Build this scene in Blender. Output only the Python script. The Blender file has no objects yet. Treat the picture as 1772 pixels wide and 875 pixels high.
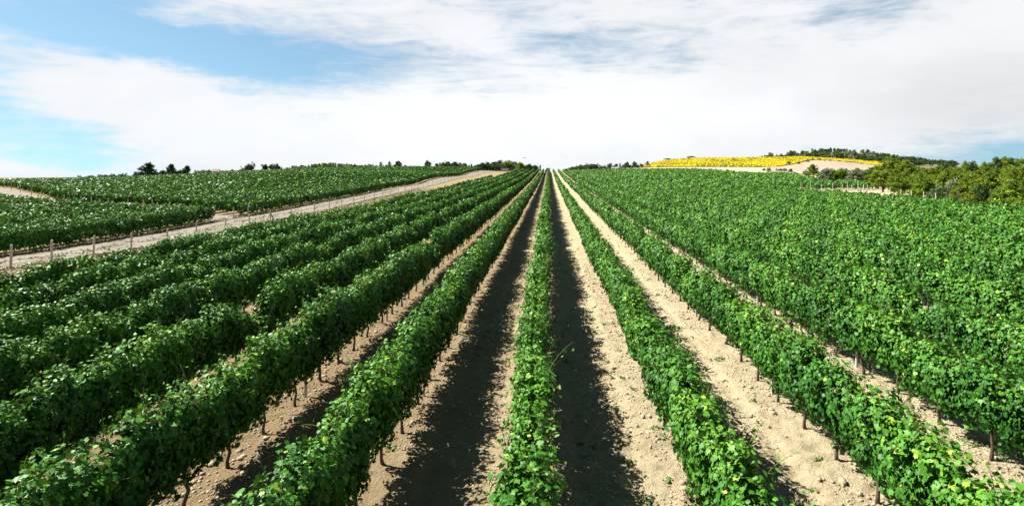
import bpy, math, random
import numpy as np
from mathutils import Vector, Matrix

# ------------------------------------------------------------------ camera, world, sun, exposure
scn = bpy.context.scene
COL = scn.collection
CAMZ = 5.5
F = 1000.0                       # focal length in photo pixels (photo 1772 wide)
VX, HY = 950.0, 286.0            # where the rows run to, and the level of the eye, in the photo
cam_d = bpy.data.cameras.new('camera'); cam = bpy.data.objects.new('camera', cam_d); COL.objects.link(cam)
cam.location = (0, 0, CAMZ); cam.rotation_euler = (math.pi/2, 0, 0)
cam_d.sensor_width = 36.0; cam_d.lens = 36.0*F/1772
cam_d.shift_x = -(VX-886)/1772; cam_d.shift_y = -(437.5-HY)/1772
cam_d.clip_start = 0.1; cam_d.clip_end = 30000
scn.camera = cam
scn.view_settings.view_transform = 'Standard'; scn.view_settings.look = 'None'
scn.view_settings.exposure = 1.5; scn.view_settings.gamma = 1.0
scn.view_settings.use_curve_mapping = False
scn.cycles.max_bounces = 6; scn.cycles.diffuse_bounces = 2; scn.cycles.glossy_bounces = 2
scn.cycles.transmission_bounces = 2; scn.cycles.transparent_max_bounces = 4
SUNV = Vector((-1.0, 0.30, 1.13)).normalized()
sun_el = math.asin(SUNV.z); sun_az = math.atan2(SUNV.x, SUNV.y)
sd = bpy.data.lights.new('sun', 'SUN'); sd.energy = 5.0; sd.angle = math.radians(0.5); sd.color = (1.0, 0.955, 0.88)
so = bpy.data.objects.new('sun', sd); COL.objects.link(so)
so.rotation_euler = SUNV.to_track_quat('Z', 'Y').to_euler(); so.location = (-60, 20, 80)

class NT:
    def __init__(s, tree): s.t = tree; s.l = tree.links
    def n(s, typ, **kw):
        nd = s.t.nodes.new(typ)
        for k, v in kw.items(): setattr(nd, k, v)
        return nd
    def link(s, a, b): s.l.new(a, b)
    def m(s, op, a, b=None, c=None, clamp=False):
        nd = s.t.nodes.new('ShaderNodeMath'); nd.operation = op; nd.use_clamp = clamp
        for i, v in enumerate((a, b, c)):
            if v is None: continue
            if isinstance(v, (int, float)): nd.inputs[i].default_value = v
            else: s.l.new(v, nd.inputs[i])
        return nd.outputs[0]
    def noise(s, vec, scale, detail=4, rough=0.55, dist=0.0, dims='3D'):
        nd = s.t.nodes.new('ShaderNodeTexNoise'); nd.noise_dimensions = dims
        nd.inputs['Scale'].default_value = scale; nd.inputs['Detail'].default_value = detail
        nd.inputs['Roughness'].default_value = rough; nd.inputs['Distortion'].default_value = dist
        if vec is not None: s.l.new(vec, nd.inputs['Vector'])
        return nd.outputs[0]
    def ramp(s, fac, stops, interp='LINEAR'):
        nd = s.t.nodes.new('ShaderNodeValToRGB'); cr = nd.color_ramp; cr.interpolation = interp
        while len(cr.elements) < len(stops): cr.elements.new(0.5)
        for e, (p, c) in zip(cr.elements, stops):
            e.position = p; e.color = (c[0], c[1], c[2], 1)
        s.l.new(fac, nd.inputs[0]); return nd.outputs[0]
    def mix(s, fac, a, b, mode='MIX'):
        nd = s.t.nodes.new('ShaderNodeMix'); nd.data_type = 'RGBA'; nd.blend_type = mode
        for idx, v in ((0, fac), (6, a), (7, b)):
            if isinstance(v, (int, float)): nd.inputs[idx].default_value = v
            elif isinstance(v, tuple): nd.inputs[idx].default_value = (v[0], v[1], v[2], 1)
            else: s.l.new(v, nd.inputs[idx])
        return nd.outputs[2]

def build_world():
    w = bpy.data.worlds.new('World'); scn.world = w; w.use_nodes = True
    t = NT(w.node_tree); w.node_tree.nodes.clear()
    out = t.n('ShaderNodeOutputWorld'); bg = t.n('ShaderNodeBackground'); t.link(bg.outputs[0], out.inputs[0])
    bg.inputs['Strength'].default_value = 0.05
    tc = t.n('ShaderNodeTexCoord'); sep = t.n('ShaderNodeSeparateXYZ'); t.link(tc.outputs['Generated'], sep.inputs[0])
    x, y, z = sep.outputs
    zc = t.m('ADD', t.m('MULTIPLY', t.m('MAXIMUM', z, 0.0), 0.85), 0.15)
    cmb = t.n('ShaderNodeCombineXYZ'); t.link(x, cmb.inputs[0]); t.link(y, cmb.inputs[1]); t.link(zc, cmb.inputs[2])
    sky = t.n('ShaderNodeTexSky', sky_type='NISHITA'); sky.sun_disc = False
    sky.sun_elevation = sun_el; sky.sun_rotation = sun_az % (2*math.pi)
    sky.air_density = 1.0; sky.dust_density = 0.3; sky.ozone_density = 2.0
    t.link(cmb.outputs[0], sky.inputs[0])
    # clouds live on the sphere of directions: azimuth a, elevation e
    a0 = t.m('ARCTAN2', x, y)
    r = t.m('SQRT', t.m('ADD', t.m('MULTIPLY', x, x), t.m('MULTIPLY', y, y)))
    e0 = t.m('ARCTAN2', z, r)
    def vec(sa, se, off=0.0):
        c = t.n('ShaderNodeCombineXYZ'); t.link(t.m('MULTIPLY', a0, sa), c.inputs[0]); t.link(t.m('MULTIPLY', e0, se), c.inputs[1])
        c.inputs[2].default_value = off; return c.outputs[0]
    # wispy warp
    wv = t.noise(vec(5, 9), 1.0, 6, 0.6); wv2 = t.noise(vec(5, 9, 7.3), 1.0, 6, 0.6)
    a = t.m('ADD', a0, t.m('MULTIPLY', t.m('SUBTRACT', wv, 0.5), 0.22))
    e = t.m('ADD', e0, t.m('MULTIPLY', t.m('SUBTRACT', wv2, 0.5), 0.10))
    def blob(px, py, sx, sy, wgt, rot=0.0):
        az = math.atan((px-VX)/F); el = math.atan((HY-py)/F*math.cos(az))
        da = t.m('SUBTRACT', a, az); de = t.m('SUBTRACT', e, el)
        c_, s_ = math.cos(rot), math.sin(rot)
        u = t.m('ADD', t.m('MULTIPLY', da, c_*F/sx), t.m('MULTIPLY', de, s_*F/sx))
        v = t.m('ADD', t.m('MULTIPLY', da, -s_*F/sy), t.m('MULTIPLY', de, c_*F/sy))
        q = t.m('ADD', t.m('MULTIPLY', u, u), t.m('MULTIPLY', v, v))
        return t.m('MULTIPLY', t.m('EXPONENT', t.m('MULTIPLY', q, -1.0)), wgt)
    blobs = [(330, 70, 200, 45, -1.35, -0.25), (180, 45, 160, 40, -0.9, 0), (450, 120, 70, 60, -0.9, 0), (540, 150, 80, 60, -0.35, 0),
             (30, 225, 150, 50, -.75, -0.35), (120, 258, 90, 26, -0.8, -0.3), (40, 55, 150, 70, -0.95, 0), (20, 165, 60, 40, -.4, 0), (230, 105, 90, 40, -.5, 0),
             (1000, 72, 120, 34, -.75, -0.1), (930, 100, 80, 30, -0.2, 0), (1150, 95, 110, 24, -0.35, 0.1), (900, 160, 160, 20, -.4, 0),
             (1510, 20, 90, 50, -0.95, 0), (700, 110, 180, 40, -0.65, 0.1), (1640, 272, 150, 18, -1.0, 0), (1740, 250, 80, 24, -0.8, 0), (870, 20, 50, 40, -.6, 0),
             (310, 150, 120, 50, 0.75, -0.1), (110, 115, 130, 20, 0.65, 0), (330, 215, 170, 45, 0.7, -0.25), (80, 150, 90, 18, 0.55, 0),
             (230, 10, 160, 12, 0.45, 0), (420, 12, 130, 12, 0.7, 0.1), (360, 42, 60, 8, 0.55, -0.1), (800, 55, 110, 50, 0.75, 0),
             (950, 215, 460, 65, 1.1, 0), (1400, 140, 330, 90, 0.9, 0), (1080, 22, 140, 18, 0.9, 0.1), (1700, 60, 140, 80, 0.6, 0), (130, 288, 150, 10, 0.7, 0.1)]
    acc = None
    for b in blobs:
        g = blob(*b); acc = g if acc is None else t.m('ADD', acc, g)
    n1 = t.noise(vec(3.2, 9), 1.0, 9, 0.62, 0.4)
    n2 = t.noise(vec(11, 34, 3.1), 1.0, 8, 0.65, 0.8)
    n3 = t.noise(vec(7, 45, 9.1), 1.0, 6, 0.6, 1.5)
    # high up and behind the camera the sky is mostly clear
    hi = t.n('ShaderNodeMapRange', clamp=True); t.link(e0, hi.inputs[0])
    for i, v in enumerate((0.31, 0.48, 0.45, -0.75)): hi.inputs[i+1].default_value = v
    bk = t.n('ShaderNodeMapRange', clamp=True); t.link(y, bk.inputs[0])
    for i, v in enumerate((0.2, 0.55, -0.8, 0.0)): bk.inputs[i+1].default_value = v
    cov = t.m('ADD', t.m('ADD', hi.outputs[0], bk.outputs[0]), acc)
    cov = t.m('ADD', cov, t.m('MULTIPLY', t.m('SUBTRACT', n1, 0.5), 1.3))
    cov = t.m('ADD', cov, t.m('MULTIPLY', t.m('SUBTRACT', n2, 0.5), 1.9))
    cov = t.m('ADD', cov, t.m('MULTIPLY', t.m('SUBTRACT', n3, 0.5), 1.9))
    sm = t.n('ShaderNodeMapRange', interpolation_type='SMOOTHSTEP', clamp=True); t.link(cov, sm.inputs[0])
    for i, v in enumerate((-1.0, 0.95, 0.07, 0.98)): sm.inputs[i+1].default_value = v
    # cloud brightness
    cb = t.m('ADD', blob(950, 200, 420, 90, 0.14), blob(1720, 170, 190, 60, -0.13, 0.15))
    cb = t.m('ADD', cb, blob(560, 110, 120, 60, -0.07)); cb = t.m('ADD', cb, blob(700, 120, 260, 30, -0.07, -0.1))
    cb = t.m('ADD', cb, t.m('MULTIPLY', t.m('SUBTRACT', n1, 0.5), 0.28))
    cb = t.m('ADD', cb, 0.95)
    K = 6.9           # background strength 0.10 and the exposure bring this to near white
    ccol = t.mix(1.0, (0.985*K, 1.0*K, 1.02*K), (1, 1, 1), 'MULTIPLY')
    cmbc = t.n('ShaderNodeCombineXYZ')
    for i in range(3): t.link(cb, cmbc.inputs[i])
    ccol = t.mix(1.0, ccol, cmbc.outputs[0], 'MULTIPLY')
    skyc = t.mix(1.0, sky.outputs[0], (0.86, 1.06, 0.97), 'MULTIPLY')
    thin = t.n('ShaderNodeMapRange', clamp=True); t.link(e0, thin.inputs[0])      # no cloud overhead, and the deep zenith is darker
    for i, v in enumerate((0.34, 0.62, 1.0, 0.12)): thin.inputs[i+1].default_value = v
    zen = t.n('ShaderNodeMapRange', clamp=True); t.link(e0, zen.inputs[0])
    for i, v in enumerate((0.32, 0.70, 1.0, 0.5)): zen.inputs[i+1].default_value = v
    zc3 = t.n('ShaderNodeCombineXYZ')
    for i in range(3): t.link(zen.outputs[0], zc3.inputs[i])
    skyc = t.mix(1.0, skyc, zc3.outputs[0], 'MULTIPLY')
    t.link(t.mix(t.m('MULTIPLY', sm.outputs[0], thin.outputs[0]), skyc, ccol), bg.inputs['Color'])
build_world()

# ------------------------------------------------------------------ helpers
rng = np.random.default_rng(11)
random.seed(5)
def tag(o, label=None, cat=None, group=None, kind=None):
    if label: o['label'] = label
    if cat: o['category'] = cat
    if group: o['group'] = group
    if kind: o['kind'] = kind
    return o
def empty(name, loc=(0, 0, 0), rz=0):
    o = bpy.data.objects.new(name, None); COL.objects.link(o); o.location = loc; o.rotation_euler = (0, 0, rz)
    o.empty_display_size = 0.2
    return o
def copy_tree(o, parent=None):
    c = o.copy(); COL.objects.link(c)
    if parent is not None: c.parent = parent
    for ch in o.children: copy_tree(ch, c)
    return c
def mesh_arr(name, verts, groups, mat, tint=None, smooth=False):
    """verts (N,3); groups: list of (F,k) index arrays; tint: per-face floats"""
    me = bpy.data.meshes.new(name)
    verts = np.asarray(verts, dtype=np.float32)
    groups = [np.asarray(g, dtype=np.int32) for g in groups if len(g)]
    nl = sum(g.size for g in groups); nf = sum(len(g) for g in groups)
    me.vertices.add(len(verts)); me.vertices.foreach_set('co', verts.ravel())
    me.loops.add(nl); me.polygons.add(nf)
    me.loops.foreach_set('vertex_index', np.concatenate([g.ravel() for g in groups]))
    tot = np.concatenate([np.full(len(g), g.shape[1], dtype=np.int32) for g in groups])
    st = np.concatenate([[0], np.cumsum(tot)[:-1]]).astype(np.int32)
    me.polygons.foreach_set('loop_start', st)
    if smooth: me.polygons.foreach_set('use_smooth', np.ones(nf, dtype=bool))
    if tint is not None:
        at = me.attributes.new('tint', 'FLOAT', 'FACE'); at.data.foreach_set('value', np.asarray(tint, dtype=np.float32))
    me.update(calc_edges=True)
    if mat: me.materials.append(mat)
    return me
def obj(name, me, parent=None, loc=(0, 0, 0)):
    o = bpy.data.objects.new(name, me); COL.objects.link(o); o.location = loc
    if parent is not None: o.parent = parent
    return o

class MB:
    """small mesh builder for posts, trunks, boxes"""
    def __init__(s): s.v = []; s.q = []; s.n = []
    def tube(s, pts, rad, k=6, cap=True):
        base = len(s.v); P = [Vector(p) for p in pts]
        for i, p in enumerate(P):
            d = (P[min(i+1, len(P)-1)]-P[max(i-1, 0)]).normalized()
            u = d.orthogonal().normalized() if abs(d.z) < .9 else Vector((1, 0, 0)); u = (u-d*u.dot(d)).normalized(); w = d.cross(u)
            r = rad[i] if hasattr(rad, '__len__') else rad
            for j in range(k):
                a = 2*math.pi*j/k; s.v.append(tuple(p+u*(math.cos(a)*r)+w*(math.sin(a)*r)))
        for i in range(len(P)-1):
            for j in range(k):
                a, b = base+i*k+j, base+i*k+(j+1) % k; s.q.append((a, b, b+k, a+k))
        if cap:
            s.n.append(tuple(base+j for j in reversed(range(k)))); e = base+(len(P)-1)*k; s.n.append(tuple(e+j for j in range(k)))
    def box(s, c, d, m=None):
        base = len(s.v)
        for sx in (-1, 1):
            for sy in (-1, 1):
                for sz in (-1, 1):
                    p = Vector((sx*d[0]/2, sy*d[1]/2, sz*d[2]/2))
                    if m is not None: p = m @ p
                    s.v.append(tuple(p+Vector(c)))
        for f in ((0, 1, 3, 2), (4, 6, 7, 5), (0, 4, 5, 1), (2, 3, 7, 6), (0, 2, 6, 4), (1, 5, 7, 3)):
            s.q.append(tuple(base+i for i in f))
    def prism(s, poly, z0, z1):
        base = len(s.v); n = len(poly)
        for z in (z0, z1):
            for p in poly: s.v.append((p[0], p[1], z))
        s.n.append(tuple(base+i for i in reversed(range(n)))); s.n.append(tuple(base+n+i for i in range(n)))
        for i in range(n): j = (i+1) % n; s.q.append((base+i, base+j, base+n+j, base+n+i))
    def mesh(s, name, mat, smooth=False):
        me = bpy.data.meshes.new(name); me.from_pydata(s.v, [], s.q+s.n)
        if smooth: me.polygons.foreach_set('use_smooth', np.ones(len(me.polygons), dtype=bool))
        me.materials.append(mat); return me

def vnoise(x, y, seed=0):
    xi = np.floor(x).astype(np.int64); yi = np.floor(y).astype(np.int64); fx = x-xi; fy = y-yi
    fx = fx*fx*(3-2*fx); fy = fy*fy*(3-2*fy)
    def h(i, j):
        n = (i*374761393+j*668265263+seed*1442695041) & 0xffffffff
        n = ((n ^ (n >> 13))*1274126177) & 0xffffffff
        return ((n ^ (n >> 16)) & 0xffff)/65535.0
    return (h(xi, yi)*(1-fx)+h(xi+1, yi)*fx)*(1-fy)+(h(xi, yi+1)*(1-fx)+h(xi+1, yi+1)*fx)*fy
def fbm(x, y, seed=0, o=4):
    s = 0; a = 0.5
    for i in range(o): s = s+a*vnoise(x*2**i, y*2**i, seed+i*17); a *= .5
    return s

# ------------------------------------------------------------------ terrain: drop D below the eye at control points
ctl = []
def C(x, y, d): ctl.append((x, y, d))
def P(px, Y, d): ctl.append(((px-VX)/F*Y, Y, d))
for Y in (-60, 0, 20, 45, 80, 130): C(-19, Y, 5.8 if Y < 100 else 5.6); C(0, Y, 5.45); C(18, Y, 5.1); C(40, Y, 5.0)
for x in (-60, 60): C(x, -60, 6.0)
C(0, 180, 5.35); C(0, 230, 4.8); C(0, 280, 4.3); C(0, 325, 3.95); C(0, 370, 5.2); C(0, 450, 12); C(0, 600, 30)
C(-18, 180, 5.4); C(-18, 230, 4.9); C(-20, 280, 4.2); C(-20, 325, 3.9); C(-20, 380, 5.0)
C(18, 230, 4.6); C(20, 280, 4.1); C(20, 325, 3.8); C(20, 380, 5.2)
C(38, 100, 4.7); C(38, 114, 4.6); C(38, 150, 4.2); C(38, 200, 3.9); C(38, 260, 3.6); C(38, 310, 3.4); C(40, 380, 4.5)
# road on the left
for Y, d in ((15, 6.2), (35, 6.3), (45, 6.75), (60, 6.8), (85, 6.7), (107, 6.4), (143, 5.95), (174, 5.7), (230, 4.9), (280, 4.0), (330, 3.3), (390, 4.6)): C(-32.5, Y, d)
C(-41.5, 20, 6.9); C(-41.5, 44, 6.9); C(-41.5, 72, 6.95); C(-41.5, 95, 6.8); C(-41.5, 126, 6.5); C(-41.5, 176, 6.0); C(-41.5, 277, 4.9); C(-41.5, 320, 3.6)
C(-54, 76, 6.95); C(-62, 90, 6.8); C(-84, 100, 6.8); C(-109, 124, 6.6); C(-147, 157, 6.4); C(-108, 90, 7.0); C(-80, 60, 7.0); C(-120, 60, 7.3); C(-60, 30, 7.0)
C(-200, 205, 7.0)
P(550, 260, 3.3); P(480, 255, 4.0); P(250, 230, 6.1); P(120, 225, 6.9); P(0, 222, 7.3); P(400, 250, 4.6); P(620, 285, 2.9); P(700, 300, 3.0); P(800, 320, 3.0)
P(550, 180, 4.2); P(400, 170, 5.4); P(700, 200, 4.6); P(250, 170, 6.1)
P(550, 340, 3.9); P(400, 330, 6.0); P(250, 300, 9.5); P(0, 300, 13); P(700, 380, 3.6); P(800, 390, 3.6); P(-200, 250, 11); P(-300, 180, 9)
P(550, 460, 9); P(250, 420, 22); P(0, 420, 28); P(750, 460, 6); P(870, 390, 3.6); P(870, 470, 7)
P(-200, 400, 35); P(300, 600, 40); P(700, 650, 35)
# right: second field, stubble, sunflowers, wooded hill
P(1402, 150, 4.6); P(1290, 205, 3.75); P(1337, 188, 4.0); P(1250, 220, 3.2); P(1150, 280, 3.1); P(1400, 115, 4.7); P(1501, 115, 4.8); P(1420, 94, 4.9)
P(1120, 350, 1.4); P(1200, 350, 0.9); P(1340, 350, 1.1); P(1060, 350, 2.6); P(1060, 420, 4.5)
P(1136, 430, -1.0); P(1163, 460, -3.4); P(1208, 480, -4.0); P(1310, 500, -5.4); P(1389, 500, -6.5); P(1450, 490, -4.4); P(1511, 480, -2.0)
P(1395, 400, -2.0); P(1425, 400, -2.8); P(1500, 380, .2); P(1440, 170, 3.2); P(1400, 195, 3.1); P(1340, 230, 2.3); P(1500, 250, 2.7); P(1425, 300, .6); P(1340, 290, 1.6)
P(1200, 620, 1); P(1136, 560, 4); P(1389, 590, -7); P(1440, 680, -16.0); P(1340, 650, -8.0); P(1500, 660, -12.5); P(1560, 640, -7.0); P(1620, 640, -1.0); P(1700, 640, 6); P(1772, 600, 9)
P(1440, 820, -9); P(1560, 820, 3); P(1300, 820, 8)
P(1545, 85, 4.0); P(1620, 72, 4.4); P(1772, 58, 4.9); P(1700, 120, 4.5); P(1600, 200, 4.2); P(1772, 120, 4.2); P(1900, 70, 5); P(1772, 250, 5.5); P(1600, 400, 4.5); P(1772, 420, 8)
ctl = np.array(ctl); S_ = 100.0
CX = ctl[:, :2]/S_
def U(r2): return np.where(r2 > 1e-12, 0.5*r2*np.log(r2+1e-12), 0)
n_ = len(ctl); Km = U(((CX[:, None]-CX[None])**2).sum(-1))+np.eye(n_)*2e-4
Pm = np.c_[np.ones(n_), CX]; A_ = np.block([[Km, Pm], [Pm.T, np.zeros((3, 3))]])
W_ = np.linalg.solve(A_, np.r_[ctl[:, 2], 0, 0, 0])
def tps(x, y):
    sh = x.shape; q = np.c_[x.ravel(), y.ravel()]/S_; out = np.empty(len(q))
    for i in range(0, len(q), 20000):
        b = q[i:i+20000]; out[i:i+20000] = U(((b[:, None]-CX[None])**2).sum(-1)) @ W_[:n_]+W_[n_]+b @ W_[n_+1:]
    return out.reshape(sh)
def sstep(t): t = np.clip(t, 0, 1); return t*t*(3-2*t)
SP = 2.73; XR0 = -0.33
def graded(a, b, fine, lo, hi, grow, mx):
    """coordinates: fine step inside [a,b], growing outwards to lo / hi"""
    xs = list(np.arange(a, b+fine/2, fine)); st = fine
    x = xs[-1]
    while x < hi: st = min(st*grow, mx(x)); x += st; xs.append(x)
    st = fine; x = xs[0]; left = []
    while x > lo: st = min(st*grow, mx(x)); x -= st; left.append(x)
    return np.array(left[::-1]+xs)
gx = graded(-8.6, 9.4, 0.065, -9000, 9000, 1.07, lambda v: 0.55 if abs(v) < 45 else (3.5 if abs(v) < 350 else (12 if abs(v) < 900 else 900)))
gy = graded(8.2, 19.5, 0.065, -3000, 9500, 1.06, lambda v: 0.9 if 0 < v < 60 else (3.0 if -60 < v < 420 else (9 if -60 < v < 900 else 900)))
GX, GY = np.meshgrid(gx, gy)
core = (np.abs(GX) < 1100) & (GY < 1100) & (GY > -250)
D0 = np.full(GX.shape, 5.5)
gxc = np.clip(GX, -700, 700); gyc = np.clip(GY, -120, 850)
# evaluate the smooth surface on a coarse lattice and interpolate where the grid is very fine
D0 = tps(gxc, gyc)
rr = np.hypot(GX, GY)
fade = sstep((rr-520)/500); hillmask = np.exp(-(((GX-330)/230)**2+((GY-640)/240)**2)); fade = fade*(1-np.clip(hillmask*1.2, 0, 1)*(rr < 1000))
far = 30+170*sstep((rr-700)/2000)
D = D0*(1-fade)+far*fade
D = np.where(rr > 1500, np.maximum(D, 30+170*sstep((rr-700)/2000)), D)
# tilled soil: berms under the rows, wheel ruts, clods
inf = sstep((GX+21)/1.5)*sstep((42-GX)/1.5)*sstep((330-GY)/5)
ph = (GX-XR0)/SP*2*math.pi
fineM = sstep((GX+8.6)/2)*sstep((9.4-GX)/2)*sstep((GY-6.5)/2)*sstep((24-GY)/5)
mid = sstep((26-np.abs(GX))/6)*sstep((48-GY)/15)
Z = CAMZ-D + inf*(0.05*np.cos(ph)-0.02*np.cos(2*ph))*mid
wob = 0.25*(fbm(GX*.5, GY*.2, 3)-.5)
rut = np.exp(-((np.abs(((GX+wob-XR0)/SP-.5) % 1.0-.5)*0+np.abs(((GX+wob-XR0) % SP)-SP/2)-0.55)/0.14)**2)
Z -= inf*mid*0.035*rut
n1 = fbm(GX*1.3, GY*1.1, 5); Z += 0.06*(n1-.5)*mid
cl = 1-np.abs(2*fbm(GX*5.0, GY*5.0, 9, 3)-.95)*1.5
cl2 = vnoise(GX*9, GY*9, 31); cl3 = np.clip(vnoise(GX*4.2, GY*4.2, 37)-.55, 0, 1)
rough = 0.35+0.9*sstep((fbm(GX*.55, GY*.4, 41)-.35)*4)
Z += fineM*rough*(1-.45*rut)*(0.040*cl+0.045*cl2*cl2+0.16*cl3)
nyl, nxl = Z.shape
def ground_z(x, y):
    x = np.atleast_1d(np.asarray(x, float)); y = np.atleast_1d(np.asarray(y, float))
    i = np.clip(np.searchsorted(gx, x)-1, 0, nxl-2); j = np.clip(np.searchsorted(gy, y)-1, 0, nyl-2)
    fx = (x-gx[i])/(gx[i+1]-gx[i]); fy = (y-gy[j])/(gy[j+1]-gy[j])
    return (Z[j, i]*(1-fx)+Z[j, i+1]*fx)*(1-fy)+(Z[j+1, i]*(1-fx)+Z[j+1, i+1]*fx)*fy
def gz(x, y): return float(ground_z(x, y)[0])
def XY(px, Y): return (px-VX)/F*Y, Y

# ------------------------------------------------------------------ materials
AL = 0.62
def sc(c, f=None): f = AL if f is None else f; return tuple(v*f for v in c[:3])
def new_mat(name):
    m = bpy.data.materials.new(name); m.use_nodes = True; m.node_tree.nodes.clear(); return m, NT(m.node_tree)
def soil_mat():
    m, t = new_mat('dry_soil')
    out = t.n('ShaderNodeOutputMaterial'); b = t.n('ShaderNodeBsdfPrincipled'); t.link(b.outputs[0], out.inputs[0])
    geo = t.n('ShaderNodeNewGeometry'); pos = geo.outputs['Position']
    big = t.noise(pos, 0.35, 4, .6); med = t.noise(pos, 3.0, 6, .65); fin = t.noise(pos, 22, 5, .7)
    c = t.ramp(med, [(0.3, sc((.44, .36, .20))), (0.5, sc((.63, .53, .32))), (0.7, sc((.76, .66, .43)))])
    sep = t.n('ShaderNodeSeparateXYZ'); t.link(pos, sep.inputs[0])
    side = t.n('ShaderNodeMapRange', clamp=True); t.link(t.m('ADD', sep.outputs[0], t.m('MULTIPLY', big, 6)), side.inputs[0])
    for i, v in enumerate((-1.0, 5.5, .85, 0.0)): side.inputs[i+1].default_value = v
    c = t.mix(t.m('MULTIPLY', t.m('SUBTRACT', fin, .35, clamp=True), .8), c, sc((.78, .68, .50)))
    c = t.mix(side.outputs[0], c, t.mix(fin, sc((.20, .13, .065)), sc((.46, .32, .165))))      # browner tilled soil left of the middle, with against-sun clod shade painted in
    far = t.n('ShaderNodeMapRange', clamp=True); t.link(sep.outputs[1], far.inputs[0])
    for i, v in enumerate((330, 420, 0, 1)): far.inputs[i+1].default_value = v
    g = t.ramp(t.noise(pos, .03, 5, .6), [(.35, (.25, .19, .11)), (.55, (.14, .13, .06)), (.7, (.08, .10, .035))])
    c = t.mix(far.outputs[0], c, g)
    t.link(c, b.inputs['Base Color']); b.inputs['Roughness'].default_value = .95
    b.inputs['Specular IOR Level'].default_value = .15
    bp = t.n('ShaderNodeBump'); bp.inputs['Strength'].default_value = 1.0; bp.inputs['Distance'].default_value = .09
    t.link(t.m('ADD', t.noise(pos, 14, 6, .7), t.m('MULTIPLY', t.noise(pos, 45, 4, .7), .4)), bp.inputs['Height']); t.link(bp.outputs[0], b.inputs['Normal'])
    return m
def simple_mat(name, c1, c2, scale, rough=.8, bump=0, c3=None, stretch=None):
    c1, c2 = sc(c1), sc(c2); c3 = sc(c3) if c3 else None
    m, t = new_mat(name)
    out = t.n('ShaderNodeOutputMaterial'); b = t.n('ShaderNodeBsdfPrincipled'); t.link(b.outputs[0], out.inputs[0])
    geo = t.n('ShaderNodeNewGeometry'); v = geo.outputs['Position']
    if stretch:
        mp = t.n('ShaderNodeMapping'); mp.inputs['Scale'].default_value = stretch; t.link(v, mp.inputs[0]); v = mp.outputs[0]
    f = t.noise(v, scale, 5, .6)
    st = [(.3, c1), (.7, c2)] if c3 is None else [(.3, c1), (.5, c2), (.7, c3)]
    t.link(t.ramp(f, st), b.inputs['Base Color']); b.inputs['Roughness'].default_value = rough; b.inputs['Specular IOR Level'].default_value = .25
    if bump:
        bp = t.n('ShaderNodeBump'); bp.inputs['Strength'].default_value = .7; bp.inputs['Distance'].default_value = bump
        t.link(t.noise(v, scale*3, 5, .7), bp.inputs['Height']); t.link(bp.outputs[0], b.inputs['Normal'])
    return m
def leaf_mat(name, stops, trans=(.24, .36, .02), tw=.20, rough=.48, spec=.30, vary=None, f=1.0):
    stops = [(p, sc(c, f)) for p, c in stops]; trans = sc(trans, f)
    m, t = new_mat(name)
    out = t.n('ShaderNodeOutputMaterial'); b = t.n('ShaderNodeBsdfPrincipled'); tr = t.n('ShaderNodeBsdfTranslucent'); mx = t.n('ShaderNodeMixShader')
    at = t.n('ShaderNodeAttribute', attribute_name='tint')
    c = t.ramp(at.outputs['Fac'], stops)
    if vary:
        oi = t.n('ShaderNodeObjectInfo'); c = t.mix(t.m('MULTIPLY', oi.outputs['Random'], .6), c, vary)
    t.link(c, b.inputs['Base Color']); b.inputs['Roughness'].default_value = rough; b.inputs['Specular IOR Level'].default_value = spec
    tc = t.mix(.5, c, trans); t.link(tc, tr.inputs[0])
    mx.inputs[0].default_value = tw; t.link(b.outputs[0], mx.inputs[1]); t.link(tr.outputs[0], mx.inputs[2]); t.link(mx.outputs[0], out.inputs[0])
    return m
M_soil = soil_mat()
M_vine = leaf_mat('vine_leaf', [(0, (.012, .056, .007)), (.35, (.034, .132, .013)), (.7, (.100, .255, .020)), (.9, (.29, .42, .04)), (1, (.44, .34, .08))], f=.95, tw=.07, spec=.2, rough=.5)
M_stem = simple_mat('vine_shoot', (.16, .22, .06), (.25, .2, .08), 10)
M_bark = simple_mat('vine_bark', (.09, .06, .04), (.19, .14, .10), 18, .9, .01, stretch=(1, 1, .3))
M_tbark = simple_mat('tree_bark', (.10, .07, .05), (.2, .15, .11), 8, .9, .02, stretch=(1, 1, .3))
M_post = simple_mat('weathered_post', (.62, .52, .43), (.84, .74, .64), 12, .85, .006, stretch=(1, 1, .15))
M_stake = simple_mat('pale_stake', (.62, .58, .52), (.78, .75, .70), 10, .7)
M_road = simple_mat('dusty_road', (.18, .15, .11), (.29, .25, .195), .8, .95, .03, c3=(.38, .335, .265), stretch=(1.6, .25, 1))
M_stub = simple_mat('stubble', (.42, .34, .24), (.50, .42, .31), .25, .95, .05, stretch=(1, .3, 1))
M_clod = simple_mat('soil_clod', (.40, .30, .18), (.66, .54, .38), 9, .95, .01)
M_weed = leaf_mat('weed_leaf', [(0, (.04, .10, .02)), (1, (.12, .20, .04))])
M_dryg = leaf_mat('dry_grass_blade', [(0, (.30, .25, .10)), (.6, (.46, .38, .18)), (1, (.22, .26, .08))], trans=(.4, .35, .15), f=.55)
M_sun = leaf_mat('sunflower_bloom', [(0, (.12, .18, .04)), (.30, (.22, .26, .04)), (.45, (.76, .58, .02)), (1, (.92, .74, .04))], trans=(.7, .6, .03), tw=.12, rough=.7, spec=.05, f=.72)
M_pine = leaf_mat('pine_needle', [(0, (.022, .065, .008)), (.5, (.105, .20, .016)), (1, (.29, .42, .035))], trans=(.34, .42, .03), tw=.25, rough=.6, spec=.2, vary=(.17, .21, .02))
M_dark = leaf_mat('dark_needle', [(0, (.022, .05, .012)), (.6, (.055, .11, .022)), (1, (.11, .18, .04))], trans=(.1, .18, .03), tw=.12, rough=.6, spec=.2, vary=(.05, .08, .03))
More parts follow.
